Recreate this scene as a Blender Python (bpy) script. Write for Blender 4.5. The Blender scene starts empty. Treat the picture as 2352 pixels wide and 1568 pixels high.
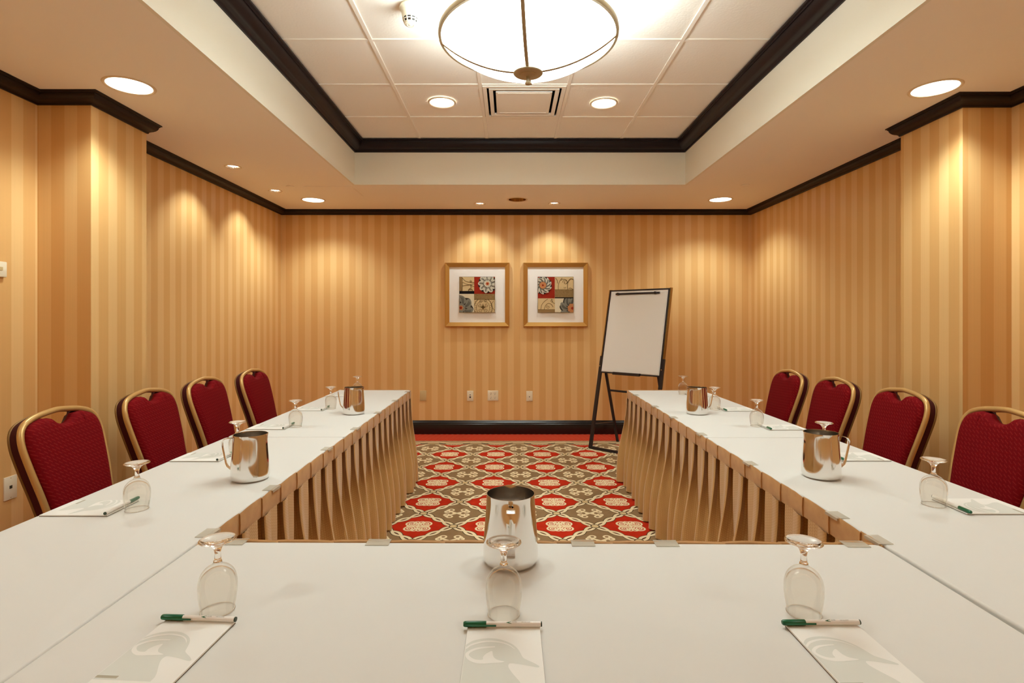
import bpy, bmesh, math, random
from mathutils import Vector, Matrix
from mathutils.geometry import tessellate_polygon

S = bpy.context.scene
COL = S.collection
PI = math.pi

# ------------------------------------------------------------------ camera
CZ = 1.316                                   # eye height
cd = bpy.data.cameras.new('camera'); cam = bpy.data.objects.new('camera', cd); COL.objects.link(cam)
cam.location = (0, 0, CZ); cam.rotation_euler = (PI/2, 0, 0)
cd.sensor_width = 36; cd.lens = 1250/2352*36
cd.shift_x = 6/2352; cd.shift_y = -51/2352
cd.clip_start = 0.02
S.camera = cam

# ------------------------------------------------------------------ world, exposure
w = bpy.data.worlds.new('world'); S.world = w; w.use_nodes = True
w.node_tree.nodes['Background'].inputs[0].default_value = (1, .85, .65, 1)
w.node_tree.nodes['Background'].inputs[1].default_value = 0.05
S.view_settings.view_transform = 'Standard'; S.view_settings.look = 'None'
S.view_settings.gamma = 1; S.view_settings.use_curve_mapping = False
S.view_settings.exposure = 0.86
S.cycles.max_bounces = 14; S.cycles.diffuse_bounces = 8; S.cycles.glossy_bounces = 8; S.cycles.transmission_bounces = 14; S.cycles.transparent_max_bounces = 16
P_PENDANT, P_CAN, P_TRAYCAN, P_SPOT = 5.6, 22.5, 11.0, 10.5    # lamp strengths
WARM = (.88, 1.0, .98); WARM2 = (.90, 1.0, .97)

# ------------------------------------------------------------------ room dimensions
XL, XLF, XR, XRF = -2.645, -2.62, 2.845, 2.775      # side walls, near and far of the columns
YB, YF = 6.25, -.45                                 # far and near end walls
ZS, ZT = CZ+1.247, CZ+1.64                          # soffit and tile ceiling
TX0, TX1, TY0, TY1 = -1.435, 1.63, .73, 5.045       # tray opening
CLX, CRX = -2.344, 2.568                            # column faces
CLY, CRY = (3.05, 3.515), (3.083, 3.57)             # column depth ranges
TZ = CZ-.58                                         # table cloth top

# ------------------------------------------------------------------ node helpers
class N:
    """a float socket with arithmetic"""
    t = None
    def __init__(s, v): s.v = v
    @staticmethod
    def op(o, *a, clamp=False):
        n = N.t.nodes.new('ShaderNodeMath'); n.operation = o; n.use_clamp = clamp
        for i, x in enumerate(a):
            x = x.v if isinstance(x, N) else x
            if isinstance(x, (int, float)): n.inputs[i].default_value = x
            else: N.t.links.new(x, n.inputs[i])
        return N(n.outputs[0])
    def __add__(s, o): return N.op('ADD', s, o)
    __radd__ = __add__
    def __sub__(s, o): return N.op('SUBTRACT', s, o)
    def __rsub__(s, o): return N.op('SUBTRACT', o, s)
    def __mul__(s, o): return N.op('MULTIPLY', s, o)
    __rmul__ = __mul__
    def __truediv__(s, o): return N.op('DIVIDE', s, o)
    def __abs__(s): return N.op('ABSOLUTE', s)
def fract(a): return N.op('FRACT', a)
def floor_(a): return N.op('FLOOR', a)
def sin_(a): return N.op('SINE', a)
def cos_(a): return N.op('COSINE', a)
def sqrt_(a): return N.op('SQRT', a)
def mn(a, *r):
    for b in r: a = N.op('MINIMUM', a, b)
    return a
def mx(a, *r):
    for b in r: a = N.op('MAXIMUM', a, b)
    return a
def lt(a, b, soft=.0012):                     # 1 where a < b, with a narrow soft edge
    return N.op('MULTIPLY_ADD', (b - a), 1.0/soft, .5, clamp=True)
def hyp(a, b): return sqrt_(a*a + b*b)
def mixc(f, a, b):
    n = N.t.nodes.new('ShaderNodeMix'); n.data_type = 'RGBA'
    for sock, x in ((n.inputs[0], f), (n.inputs[6], a), (n.inputs[7], b)):
        x = x.v if isinstance(x, N) else x
        if isinstance(x, (int, float)): sock.default_value = x
        elif isinstance(x, tuple): sock.default_value = (*x[:3], 1)
        else: N.t.links.new(x, sock)
    return n.outputs[2]
def scalec(c, f):                              # colour times float
    n = N.t.nodes.new('ShaderNodeVectorMath'); n.operation = 'SCALE'
    if isinstance(c, tuple): n.inputs[0].default_value = c[:3]
    else: N.t.links.new(c, n.inputs[0])
    N.t.links.new(f.v, n.inputs['Scale'])
    return n.outputs[0]
def coords(kind='Object'):
    tc = N.t.nodes.new('ShaderNodeTexCoord'); sp = N.t.nodes.new('ShaderNodeSeparateXYZ')
    N.t.links.new(tc.outputs[kind], sp.inputs[0])
    return N(sp.outputs[0]), N(sp.outputs[1]), N(sp.outputs[2])
def noise(scale, detail=2, kind='Object', stretch=None):
    tc = N.t.nodes.new('ShaderNodeTexCoord'); n = N.t.nodes.new('ShaderNodeTexNoise')
    n.inputs['Scale'].default_value = scale; n.inputs['Detail'].default_value = detail
    if stretch:
        m = N.t.nodes.new('ShaderNodeMapping'); m.inputs['Scale'].default_value = stretch
        N.t.links.new(tc.outputs[kind], m.inputs[0]); N.t.links.new(m.outputs[0], n.inputs[0])
    else: N.t.links.new(tc.outputs[kind], n.inputs[0])
    return N(n.outputs[0])
def lin(r, g, b):
    f = lambda c: (c/255/12.92) if c/255 <= .04045 else ((c/255+.055)/1.055)**2.4
    return (f(r), f(g), f(b))
def new_mat(name, color=(.8, .8, .8), rough=.5, metal=0, spec=.5, **kw):
    m = bpy.data.materials.new(name); m.use_nodes = True
    b = m.node_tree.nodes['Principled BSDF']; N.t = m.node_tree
    b.inputs['Base Color'].default_value = (*color, 1); b.inputs['Roughness'].default_value = rough
    b.inputs['Metallic'].default_value = metal; b.inputs['Specular IOR Level'].default_value = spec
    for k, v in kw.items(): b.inputs[k.replace('_', ' ')].default_value = v
    m['b'] = 0
    return m
def bsdf(m): N.t = m.node_tree; return m.node_tree.nodes['Principled BSDF']
def base(m, sock): bsdf(m); m.node_tree.links.new(sock.v if isinstance(sock, N) else sock, bsdf(m).inputs['Base Color'])
def bump(m, h, strength=.2, dist=.002):
    b = bsdf(m); n = N.t.nodes.new('ShaderNodeBump')
    n.inputs['Strength'].default_value = strength; n.inputs['Distance'].default_value = dist
    N.t.links.new(h.v, n.inputs['Height']); N.t.links.new(n.outputs[0], b.inputs['Normal'])

# ------------------------------------------------------------------ materials
M = {}
M['paint'] = new_mat('ceiling_paint', (.94, .90, .83), .7, spec=.2)
bsdf(M['paint']); bump(M['paint'], noise(160, 2), .06, .002)
M['tray'] = new_mat('tray_paint', (.86, .84, .74), .7, spec=.2)
M['tile'] = new_mat('ceiling_tile', (.94, .91, .84), .85, spec=.15)
bsdf(M['tile']); bump(M['tile'], noise(70, 4), .35, .003)
M['grid'] = new_mat('grid_enamel', (.93, .89, .81), .45)
M['dark_wood'] = new_mat('espresso_wood', (.009, .004, .006), .42, spec=.28)
nn = noise(6, 4, stretch=(1, 1, 8)); base(M['dark_wood'], mixc(nn, (.008, .0035, .005), (.014, .006, .008)))
M['black_base'] = new_mat('black_baseboard', (.006, .0045, .006), .2, spec=.6)

m = M['wall'] = new_mat('striped_wallpaper', rough=.42, spec=.35); N.t = m.node_tree
x, y, z = coords()
ge = N.t.nodes.new('ShaderNodeNewGeometry'); sp = N.t.nodes.new('ShaderNodeSeparateXYZ'); N.t.links.new(ge.outputs['True Normal'], sp.inputs[0])
facex = N.op('GREATER_THAN', abs(N(sp.outputs[0])), .5)
s = x*(1-facex) + y*facex
ph = fract((s+.021)/.1455)
stripe = mn(lt(abs(ph-.25), .245, .03), 1)
slow = noise(1.7, 1, stretch=(1, 1, 0))
streak = noise(220, 1, stretch=(1, 1, .004))
c = mixc(stripe, lin(219, 172, 109), lin(229, 190, 130))
c = scalec(c, .90 + .12*slow + .10*streak)
base(m, c)
rg = .50 - .12*stripe; N.t.links.new(rg.v, bsdf(m).inputs['Roughness'])

# ---- carpet
m = M['carpet'] = new_mat('lattice_carpet', rough=.95, spec=.05); N.t = m.node_tree
x, y, z = coords()
PX, PY = .451, .462
xa = (x+.582)/PX; ya = (y-5.311)/PY
u = xa+ya; v = xa-ya
iu = floor_(u+.5); iv = floor_(v+.5); fu = u-iu; fv = v-iv
odd = fract((iu+iv)*.5+.25); odd = N.op('GREATER_THAN', odd, .5)        # 1 = taupe diamond
lx = (fu+fv)*(.5*PX); ly = (fu-fv)*(.5*PY)
ax = abs(lx); ay = abs(ly)
pile = noise(420, 2); mott = noise(16, 3)
RED, TAUPE, CREAM, OLIVE = lin(204, 58, 30), lin(136, 108, 74), lin(236, 218, 178), lin(78, 62, 40)
RED2, TAUPE2 = lin(172, 34, 20), lin(154, 126, 92)
bg = mixc(odd, mixc(mott, RED2, RED), mixc(mott, TAUPE, TAUPE2))
def ring(px_, py_, r, wd): return lt(abs(hyp(ax-px_, ay-py_)-r), wd)
def disc(px_, py_, r): return lt(hyp(ax-px_, ay-py_), r)
# red cell: four-lobed scroll rosette
ros = mx(ring(.046, .040, .034, .0062), ring(.046, .038, .0165, .0055), disc(.047, .037, .0055), ring(.016, .062, .017, .005),
         lt(ax*1.2+ay, .026), mn(lt(ax, .006), lt(ay, .072)), mn(lt(ay, .0055), lt(ax, .074)))
# taupe cell: butterfly scroll
seg = lt(abs(ay-ax*.72), .011) ; seg = mn(seg, lt(ax, .062))
but = mx(seg, ring(.066, .030, .017, .0062), ring(.044, .062, .0185, .0062), disc(.064, .056, .0125), disc(.070, .03, .006), mn(lt(ay, .008), lt(ax, .03)))
motif = N.op('ADD', ros*(1-odd), but*odd)
col = mixc(motif, bg, CREAM)
# twisted rope lattice
tu = (fract(u)-.5)*.3228; tv = (fract(v)-.5)*.3228
def rope(t, q):
    a = sin_((q-.5)*(3*PI))*.017
    return mn(abs(t-a), abs(t+a))
ru = rope(tu, v); rv = rope(tv, u)
r = mn(ru, rv)
near = mn(abs(tu), abs(tv))
col = mixc(lt(r, .0160, .003), col, OLIVE)
col = mixc(lt(r, .0103, .002), col, CREAM)
nd = hyp(tu, tv)
col = mixc(lt(nd, .031, .003), col, OLIVE)
col = mixc(lt(nd, .023, .003), col, lin(214, 188, 140))
# border along the walls
inw = mn(YB - y, mn(x - XLF, XRF - x))
nb = mx(lt(.538, inw, .004), 0)
yb = inw-.445                                   # scroll band centre
sx = (x+.582)*(2*PI/PX)
band = mixc(lt(abs(yb-.028*cos_(sx)), .009), lin(176, 150, 112), CREAM)
blot = mn(lt(abs(yb-.012+.035*cos_(sx*2)), .012), lt(abs(fract((x+.582)/PX)-.5), .3, .02))
blot = mn(blot, lt(.13, abs(fract((x+.582)/PX)-.5), .02))
band = mixc(blot, band, lin(34, 22, 18))
band = mixc(lt(.083, abs(yb), .003), band, lin(92, 66, 44))
zig = fract(inw/.062 + .9*abs(fract(x/.062)-.5))
redb = mixc(lt(abs(zig-.5), .16, .12), lin(182, 46, 26), lin(214, 104, 74))
col = mixc(lt(inw, .538, .002), col, band)
col = mixc(lt(inw, .355, .002), col, redb)
col = scalec(col, .80 + .40*pile)
base(m, col); bump(m, pile, .5, .003)

M['cloth'] = new_mat('white_tablecloth', (.675, .675, .645), .8, spec=.2, Sheen_Weight=.1)
bsdf(M['cloth']); bump(M['cloth'], noise(4.5, 3, stretch=(1, .45, 1))*1.0 + noise(900, 1)*.02, .35, .006)

m = M['skirt'] = new_mat('gold_jacquard_skirting', rough=.42, spec=.4, Sheen_Weight=.25); N.t = m.node_tree
x, y, z = coords('UV')
q = fract(x/.0098)-.5; off = fract(floor_(x/.0098)*.5)
q2 = fract(y/.0098+off)-.5
rr = hyp(q, q2)
dots = lt(abs(rr-.26), .10, .08)
c = mixc(dots*.36, mixc(noise(9, 2), lin(180, 138, 78), lin(194, 152, 92)), lin(232, 202, 146))
base(m, c)
rg = .5-.2*dots; N.t.links.new(rg.v, bsdf(m).inputs['Roughness'])
M['skirt_band'] = new_mat('gold_skirt_header', lin(166, 122, 70), .42, spec=.4, Sheen_Weight=.2)
bsdf(M['skirt_band']); base(M['skirt_band'], mixc(noise(28, 3), lin(172, 126, 74), lin(206, 162, 106)))
M['velcro'] = new_mat('clip_plastic', lin(212, 206, 190), .4, spec=.3)
bsdf(M['velcro']).inputs['Alpha'].default_value = .5
M['steel'] = new_mat('polished_steel', (.86, .84, .81), .07, 1)
bsdf(M['steel']); b_ = noise(40, 2, stretch=(1, 1, .1)); N.t.links.new((.05+.06*b_).v, bsdf(M['steel']).inputs['Roughness'])
M['steel_in'] = new_mat('brushed_steel', (.74, .70, .65), .16, 1)
M['gold_metal'] = new_mat('gold_chair_frame', lin(206, 168, 106), .36, .45)
M['old_gold'] = new_mat('dull_gold_edge', lin(128, 94, 46), .45, .5)
M['gold_frame'] = new_mat('gold_picture_frame', lin(206, 160, 88), .3, .7)
nn = noise(60, 2, stretch=(1, 1, 1)); bsdf(M['gold_frame'])
M['bronze'] = new_mat('antique_nickel', lin(176, 158, 124), .38, .5)
M['trimring'] = new_mat('lamp_trim_ring', lin(226, 212, 186), .4, .1)
M['gold_can'] = new_mat('gold_reflector', lin(150, 104, 48), .25, .9)
M['chrome_can'] = new_mat('silver_reflector', lin(222, 205, 180), .2, .9)
m = M['pad_fab'] = new_mat('crimson_chair_fabric', rough=.85, spec=.12, Sheen_Weight=0.0); N.t = m.node_tree
x, y, z = coords()
a = (y*.72+z)/.0155; bq = (y*.35-z*.12)/.011 + floor_(a)*.37
fl = mn(lt(abs(fract(a)-.5), .13, .12), lt(abs(fract(bq)-.5), .3, .1))
c = mixc(noise(120, 1), lin(104, 3, 10), lin(124, 5, 14)); c = mixc(fl*.22, c, lin(180, 60, 50))
base(m, c); bump(m, fl, .3, .0015)
M['pad_back'] = new_mat('dark_maroon_fabric', lin(62, 4, 12), .6, spec=.25)
M['black_metal'] = new_mat('black_powder_coat', (.012, .008, .012), .32, spec=.5)
M['easel_side'] = new_mat('bronze_easel_edge', lin(150, 118, 66), .25, .85)
M['whiteboard'] = new_mat('flip_board', (.86, .85, .82), .45, spec=.4)
M['white_plastic'] = new_mat('ivory_plastic', lin(232, 222, 196), .35, spec=.4)
M['grey_plastic'] = new_mat('almond_plastic', lin(204, 182, 134), .4, spec=.4)
M['slot'] = new_mat('black_slot', (.008, .007, .006), .5)
M['mat'] = new_mat('picture_mat', (.90, .89, .86), .8, spec=.2)
M['paper'] = new_mat('note_paper', (.80, .80, .765), .75, spec=.2)
M['card'] = new_mat('pad_backing', lin(112, 98, 80), .8)
M['duck'] = new_mat('pale_grey_print', (.655, .675, .63), .75, spec=.2)
M['strip'] = new_mat('grey_print', lin(172, 166, 148), .75, spec=.2)
M['pen_green'] = new_mat('green_pen_cap', lin(10, 98, 62), .3, spec=.5)
M['pen_white'] = new_mat('white_pen_barrel', (.84, .83, .80), .3, spec=.5)
M['pen_dark'] = new_mat('dark_pen_plug', lin(40, 62, 46), .35)
M['ink'] = new_mat('dark_ink', lin(60, 66, 58), .6)
M['table_top'] = new_mat('laminate_tabletop', lin(120, 90, 60), .5)
M['grey_metal'] = new_mat('grey_table_leg', (.25, .25, .25), .4, .6)
M['detector'] = new_mat('detector_plastic', lin(232, 224, 202), .5, spec=.3)
def emat(name, col, strength):
    m = bpy.data.materials.new(name); m.use_nodes = True; nt = m.node_tree
    nt.nodes.remove(nt.nodes['Principled BSDF']); e = nt.nodes.new('ShaderNodeEmission')
    e.inputs[0].default_value = (*col, 1); e.inputs[1].default_value = strength
    nt.links.new(e.outputs[0], nt.nodes['Material Output'].inputs[0]); return m
M['bowl'] = emat('lit_alabaster_glass', WARM2, P_PENDANT)
M['bowl_in'] = emat('lit_bowl_interior', WARM2, P_PENDANT*2.7)     # lamps inside: the inner face is brighter than the diffusing outside
M['lens'] = emat('lit_lamp_lens', (1, .93, .80), 5.0)
M['halogen'] = emat('lit_halogen', (1, .95, .86), 8.0)
m = bpy.data.materials.new('clear_glass'); m.use_nodes = True; nt = m.node_tree
nt.nodes.remove(nt.nodes['Principled BSDF'])
g = nt.nodes.new('ShaderNodeBsdfGlass'); g.inputs['IOR'].default_value = 1.47; g.inputs['Roughness'].default_value = 0
g.inputs[0].default_value = (.98, .97, .95, 1)
t_ = nt.nodes.new('ShaderNodeBsdfTransparent'); t_.inputs[0].default_value = (.97, .96, .94, 1)
mxn = nt.nodes.new('ShaderNodeMixShader'); lw = nt.nodes.new('ShaderNodeLayerWeight'); lw.inputs[0].default_value = .5
mr = nt.nodes.new('ShaderNodeMapRange'); mr.inputs[1].default_value = .55; mr.inputs[2].default_value = .97; mr.inputs[3].default_value = .06; mr.inputs[4].default_value = 1
nt.links.new(lw.outputs['Facing'], mr.inputs[0]); nt.links.new(mr.outputs[0], mxn.inputs[0])
nt.links.new(t_.outputs[0], mxn.inputs[1]); nt.links.new(g.outputs[0], mxn.inputs[2])
nt.links.new(mxn.outputs[0], nt.nodes['Material Output'].inputs[0]); M['glass'] = m
m = bpy.data.materials.new('solid_glass'); m.use_nodes = True; nt = m.node_tree
nt.nodes.remove(nt.nodes['Principled BSDF']); g = nt.nodes.new('ShaderNodeBsdfGlass'); g.inputs['IOR'].default_value = 1.5
g.inputs['Roughness'].default_value = 0; g.inputs[0].default_value = (.99, .985, .975, 1)
nt.links.new(g.outputs[0], nt.nodes['Material Output'].inputs[0]); M['solid_glass'] = m

# ------------------------------------------------------------------ mesh helpers
class MB:
    def __init__(s): s.v = []; s.f = []; s.m = []; s.uv = None
    def add(s, verts, faces, mi=0):
        o = len(s.v); s.v += [tuple(p) for p in verts]
        s.f += [tuple(o+i for i in f) for f in faces]; s.m += [mi]*len(faces); return s
    def box(s, x0, x1, y0, y1, z0, z1, mi=0, bev=0):
        if bev <= 0:
            vs = [(x, y, z) for z in (z0, z1) for y in (y0, y1) for x in (x0, x1)]
            return s.add(vs, [(0, 2, 3, 1), (4, 5, 7, 6), (0, 1, 5, 4), (2, 6, 7, 3), (0, 4, 6, 2), (1, 3, 7, 5)], mi)
        bm = bmesh.new(); bmesh.ops.create_cube(bm, size=1)
        bmesh.ops.scale(bm, vec=(x1-x0, y1-y0, z1-z0), verts=bm.verts)
        bmesh.ops.translate(bm, vec=((x0+x1)/2, (y0+y1)/2, (z0+z1)/2), verts=bm.verts)
        bmesh.ops.bevel(bm, geom=bm.edges[:], offset=bev, segments=2, affect='EDGES', profile=.5)
        return s.bm(bm, mi)
    def bm(s, bm, mi=0, mat=None):
        bm.verts.index_update()
        s.add([(mat @ v.co) if mat else v.co for v in bm.verts], [[v.index for v in f.verts] for f in bm.faces], mi)
        bm.free(); return s
    def lathe(s, prof, n=32, c=(0, 0, 0), mi=0, a0=0, a1=2*PI, sx=1, sy=1):
        full = abs(a1-a0-2*PI) < 1e-6; cols = n if full else n+1
        vs = []; rows = []
        for r, z in prof:
            if r < 1e-6: rows.append([len(vs)]); vs.append((c[0], c[1], c[2]+z))
            else:
                rows.append(list(range(len(vs), len(vs)+cols)))
                for k in range(cols):
                    a = a0+(a1-a0)*k/n; vs.append((c[0]+r*math.cos(a)*sx, c[1]+r*math.sin(a)*sy, c[2]+z))
        fs = []
        for A, B in zip(rows, rows[1:]):
            for k in range(n):
                k2 = (k+1) % cols
                if len(A) == 1 and len(B) == 1: continue
                if len(A) == 1: fs.append((A[0], B[k2], B[k]))
                elif len(B) == 1: fs.append((A[k], A[k2], B[0]))
                else: fs.append((A[k], A[k2], B[k2], B[k]))
        return s.add(vs, fs, mi)
    def tube(s, pts, ra, rb=None, n=8, up=(0, 0, 1), closed=False, mi=0, cap=True, square=False):
        rb = ra if rb is None else rb; up = Vector(up); P = [Vector(p) for p in pts]; L = len(P); vs = []
        for i in range(L):
            a = P[(i-1) % L] if closed or i else P[0]; b = P[(i+1) % L] if closed or i < L-1 else P[-1]
            t = (b-a).normalized(); sd = t.cross(up)
            if sd.length < 1e-4: sd = t.cross(Vector((1, .3, 0)))
            sd.normalize(); nu = sd.cross(t)
            k = 1.0
            if 0 < i < L-1 or closed:
                d1 = (P[i]-a).normalized(); d2 = (b-P[i]).normalized(); k = 1/max(.5, math.cos(d1.angle(d2, 0)/2))
            for j in range(n):
                an = 2*PI*(j+(.5 if square else 0))/n
                cx, cy = math.cos(an), math.sin(an)
                if square: cx, cy = math.copysign(1, cx), math.copysign(1, cy)
                vs.append(P[i]+sd*(ra*cx*k)+nu*(rb*cy))
        fs = []
        for i in range(L if closed else L-1):
            for j in range(n):
                fs.append((i*n+j, i*n+(j+1) % n, ((i+1) % L)*n+(j+1) % n, ((i+1) % L)*n+j))
        if cap and not closed:
            fs.append(tuple(range(n))[::-1]); fs.append(tuple((L-1)*n+j for j in range(n)))
        return s.add(vs, fs, mi)
    def poly(s, pts, z0, z1=None, mi=0, fn=None):
        """flat (or extruded) polygon from 2D points"""
        fn = fn or (lambda a, b, c: (a, b, c))
        tris = tessellate_polygon([[Vector((p[0], p[1], 0)) for p in pts]])
        n = len(pts)
        if z1 is None: return s.add([fn(p[0], p[1], z0) for p in pts], tris, mi)
        vs = [fn(p[0], p[1], z0) for p in pts]+[fn(p[0], p[1], z1) for p in pts]
        fs = [tuple(t) for t in tris]+[tuple(i+n for i in t)[::-1] for t in tris]
        fs += [(i, (i+1) % n, n+(i+1) % n, n+i) for i in range(n)]
        return s.add(vs, fs, mi)
    def build(s, name, mats, parent=None, smooth=None, loc=None):
        me = bpy.data.meshes.new(name); me.from_pydata(s.v, [], s.f)
        bm = bmesh.new(); bm.from_mesh(me); bmesh.ops.recalc_face_normals(bm, faces=bm.faces); bm.to_mesh(me); bm.free()
        for mm in (mats if isinstance(mats, (list, tuple)) else [mats]): me.materials.append(M[mm])
        me.polygons.foreach_set('material_index', s.m)
        if s.uv:
            ul = me.uv_layers.new(name='UVMap')
            for lp in me.loops: ul.data[lp.index].uv = s.uv[lp.vertex_index]
        if smooth is not None:
            me.polygons.foreach_set('use_smooth', [True]*len(me.polygons)); me.set_sharp_from_angle(angle=math.radians(smooth))
        o = bpy.data.objects.new(name, me); COL.objects.link(o)
        if parent: o.parent = parent
        if loc: o.location = loc
        return o
def tag(o, label=None, cat=None, group=None, kind=None):
    for k, v in (('label', label), ('category', cat), ('group', group), ('kind', kind)):
        if v: o[k] = v
    return o
def empty(name, loc, rz=0, label=None, cat=None, group=None, kind=None):
    o = bpy.data.objects.new(name, None); COL.objects.link(o); o.location = loc; o.rotation_euler = (0, 0, rz)
    o.empty_display_size = .05
    return tag(o, label, cat, group, kind)
def dup(root, loc, rz, label, group=None):
    r = root.copy(); COL.objects.link(r); r.location = loc; r.rotation_euler = (0, 0, rz); r['label'] = label
    if group: r['group'] = group
    for ch in list(root.children):
        c = ch.copy(); COL.objects.link(c); c.parent = r
        for g2 in list(ch.children):
            d = g2.copy(); COL.objects.link(d); d.parent = c
    return r
def crom(pts, n=6):
    """Catmull-Rom through points"""
    P = [Vector((*p, 0)[:3]) if len(p) == 2 else Vector(p) for p in pts]; out = []
    for i in range(len(P)-1):
        p0, p1, p2, p3 = P[max(i-1, 0)], P[i], P[i+1], P[min(i+2, len(P)-1)]
        for k in range(n):
            t = k/n
            out.append(.5*((2*p1)+(p2-p0)*t+(2*p0-5*p1+4*p2-p3)*t*t+(3*p1-p0-3*p2+p3)*t**3))
    out.append(P[-1]); return out
def crom2(pts, n=6): return [(p.x, p.y) for p in crom(pts, n)]
def sweep(prof, path, closed=False, side=1):
    """profile (out, z) swept along a 2D path with mitred corners; side=+1 leaves to the left of travel"""
    P = [Vector(p) for p in path]; L = len(P); b = MB(); vs = []
    for i in range(L):
        d0 = (P[i]-P[i-1]).normalized() if (i or closed) else None
        d1 = (P[(i+1) % L]-P[i]).normalized() if (i < L-1 or closed) else None
        n0 = Vector((-d0.y, d0.x)) if d0 else None; n1 = Vector((-d1.y, d1.x)) if d1 else None
        if n0 and n1:
            mm = (n0+n1).normalized(); mm = mm/max(.2, mm.dot(n0))
        else: mm = n0 or n1
        for o, z in prof: q = P[i]+mm*(o*side); vs.append((q.x, q.y, z))
    n = len(prof); fs = []
    for i in range(L if closed else L-1):
        j = (i+1) % L
        for k in range(n-1): fs.append((i*n+k, i*n+k+1, j*n+k+1, j*n+k))
        fs.append((i*n+n-1, i*n, j*n, j*n+n-1))
    if not closed: fs += [tuple(range(n)), tuple((L-1)*n+k for k in range(n))]
    return b.add(vs, fs)

# ================================================================== STRUCTURE
fl = MB().box(XL-.1, XR+.1, YF-.1, YB+.1, -.05, 0).build('floor', 'carpet'); tag(fl, kind='structure')
wb = MB().box(XL-.15, XR+.15, YB, YB+.1, 0, ZS+.02).build('wall_back', 'wall'); tag(wb, kind='structure')
wf = MB().box(XL-.15, XR+.15, YF-.1, YF, 0, ZS+.02).build('wall_front', 'wall'); tag(wf, kind='structure')
b = MB(); b.box(XL-.1, XL, YF, CLY[0]+.1, 0, ZS+.02); b.box(XL-.1, XLF, CLY[0]+.1, YB, 0, ZS+.02)
wl = b.build('wall_left', 'wall'); tag(wl, kind='structure')
b = MB(); b.box(XR, XR+.1, YF, CRY[0]+.1, 0, ZS+.02); b.box(XRF, XR+.1, CRY[0]+.1, YB, 0, ZS+.02)
wr = b.build('wall_right', 'wall'); tag(wr, kind='structure')
c1 = MB().box(XL-.02, CLX, *CLY, 0, ZS+.01).build('column', 'wall'); tag(c1, kind='structure')
c2 = MB().box(CRX, XR+.02, *CRY, 0, ZS+.01).build('column', 'wall'); tag(c2, kind='structure')

# soffit with real openings for the tray and the recessed lamps
CANS = [(-2.03, 2.908), (2.30, 2.94), (-2.05, 5.69), (2.20, 5.67), (-2.03, .12), (2.25, .12)]
SPOTS = [(-2.263, 4.454), (-2.274, 5.284), (-.32, 5.88), (.483, 5.86), (-2.27, 1.35), (2.5, 1.35)]
SPK = (.082, 5.668)
cu = bpy.data.curves.new('soffit', 'CURVE'); cu.dimensions = '2D'; cu.fill_mode = 'BOTH'; cu.extrude = .01
def spline(pts):
    sp_ = cu.splines.new('POLY'); sp_.points.add(len(pts)-1); sp_.use_cyclic_u = True
    for q, p in zip(sp_.points, pts): q.co = (*p, 0, 1)
spline([(XL-.1, YF-.1), (XR+.1, YF-.1), (XR+.1, YB+.1), (XL-.1, YB+.1)])
spline([(TX0-.012, TY0-.012), (TX1+.012, TY0-.012), (TX1+.012, TY1+.012), (TX0-.012, TY1+.012)])
for (px_, py_), r_ in [(p, .112) for p in CANS]+[(p, .058) for p in SPOTS]+[(SPK, .096)]:
    spline([(px_+r_*math.cos(2*PI*k/40), py_+r_*math.sin(2*PI*k/40)) for k in range(40)])
co = bpy.data.objects.new('soffit_curve', cu); COL.objects.link(co)
bpy.context.view_layer.update()
me = bpy.data.meshes.new_from_object(co.evaluated_get(bpy.context.evaluated_depsgraph_get()))
COL.objects.unlink(co); bpy.data.objects.remove(co); me.name = 'ceiling'; me.materials.clear(); me.materials.append(M['paint'])
ceil = bpy.data.objects.new('ceiling', me); COL.objects.link(ceil); ceil.location = (0, 0, ZS+.01); tag(ceil, kind='structure')
# tray sides
trayside = MB()
for (x0, x1, y0, y1) in ((TX0-.02, TX0, TY0-.02, TY1+.02), (TX1, TX1+.02, TY0-.02, TY1+.02), (TX0, TX1, TY1, TY1+.02), (TX0, TX1, TY0-.02, TY0)):
    MB().box(x0, x1, y0, y1, -.0105, ZT-ZS+.02).build('tray_side', 'tray', ceil)
# tile grid: tiles sit just above T-bars
gx = [TX0+.01, -.817, -.205, .417, 1.02, TX1-.01]
gy = [TY0+.01]+[4.43-.612*k for k in range(6, -1, -1)]+[TY1-.01]
gy = [g_ for g_ in gy if g_ == gy[0] or g_ > TY0+.1]
zo = ZT-ZS-.01
VENT = (2, len(gy)-3)
for i in range(len(gx)-1):
    for j in range(len(gy)-1):
        if (i, j) == VENT: continue
        MB().box(gx[i]+.010, gx[i+1]-.010, gy[j]+.010, gy[j+1]-.010, zo+.007, zo+.02, bev=.004).build('ceiling_tile', 'tile', ceil)
MB().box(TX0, TX1, TY0, TY1, zo+.03, zo+.05).build('deck_above', 'tile', ceil)
for gxx in gx[1:-1]: MB().box(gxx-.0125, gxx+.0125, TY0, TY1, zo, zo+.012, bev=.002).build('grid_bar', 'grid', ceil)
for gyy in gy[1:-1]: MB().box(TX0, TX1, gyy-.0125, gyy+.0125, zo+.001, zo+.012, bev=.002).build('grid_bar', 'grid', ceil)
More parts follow.
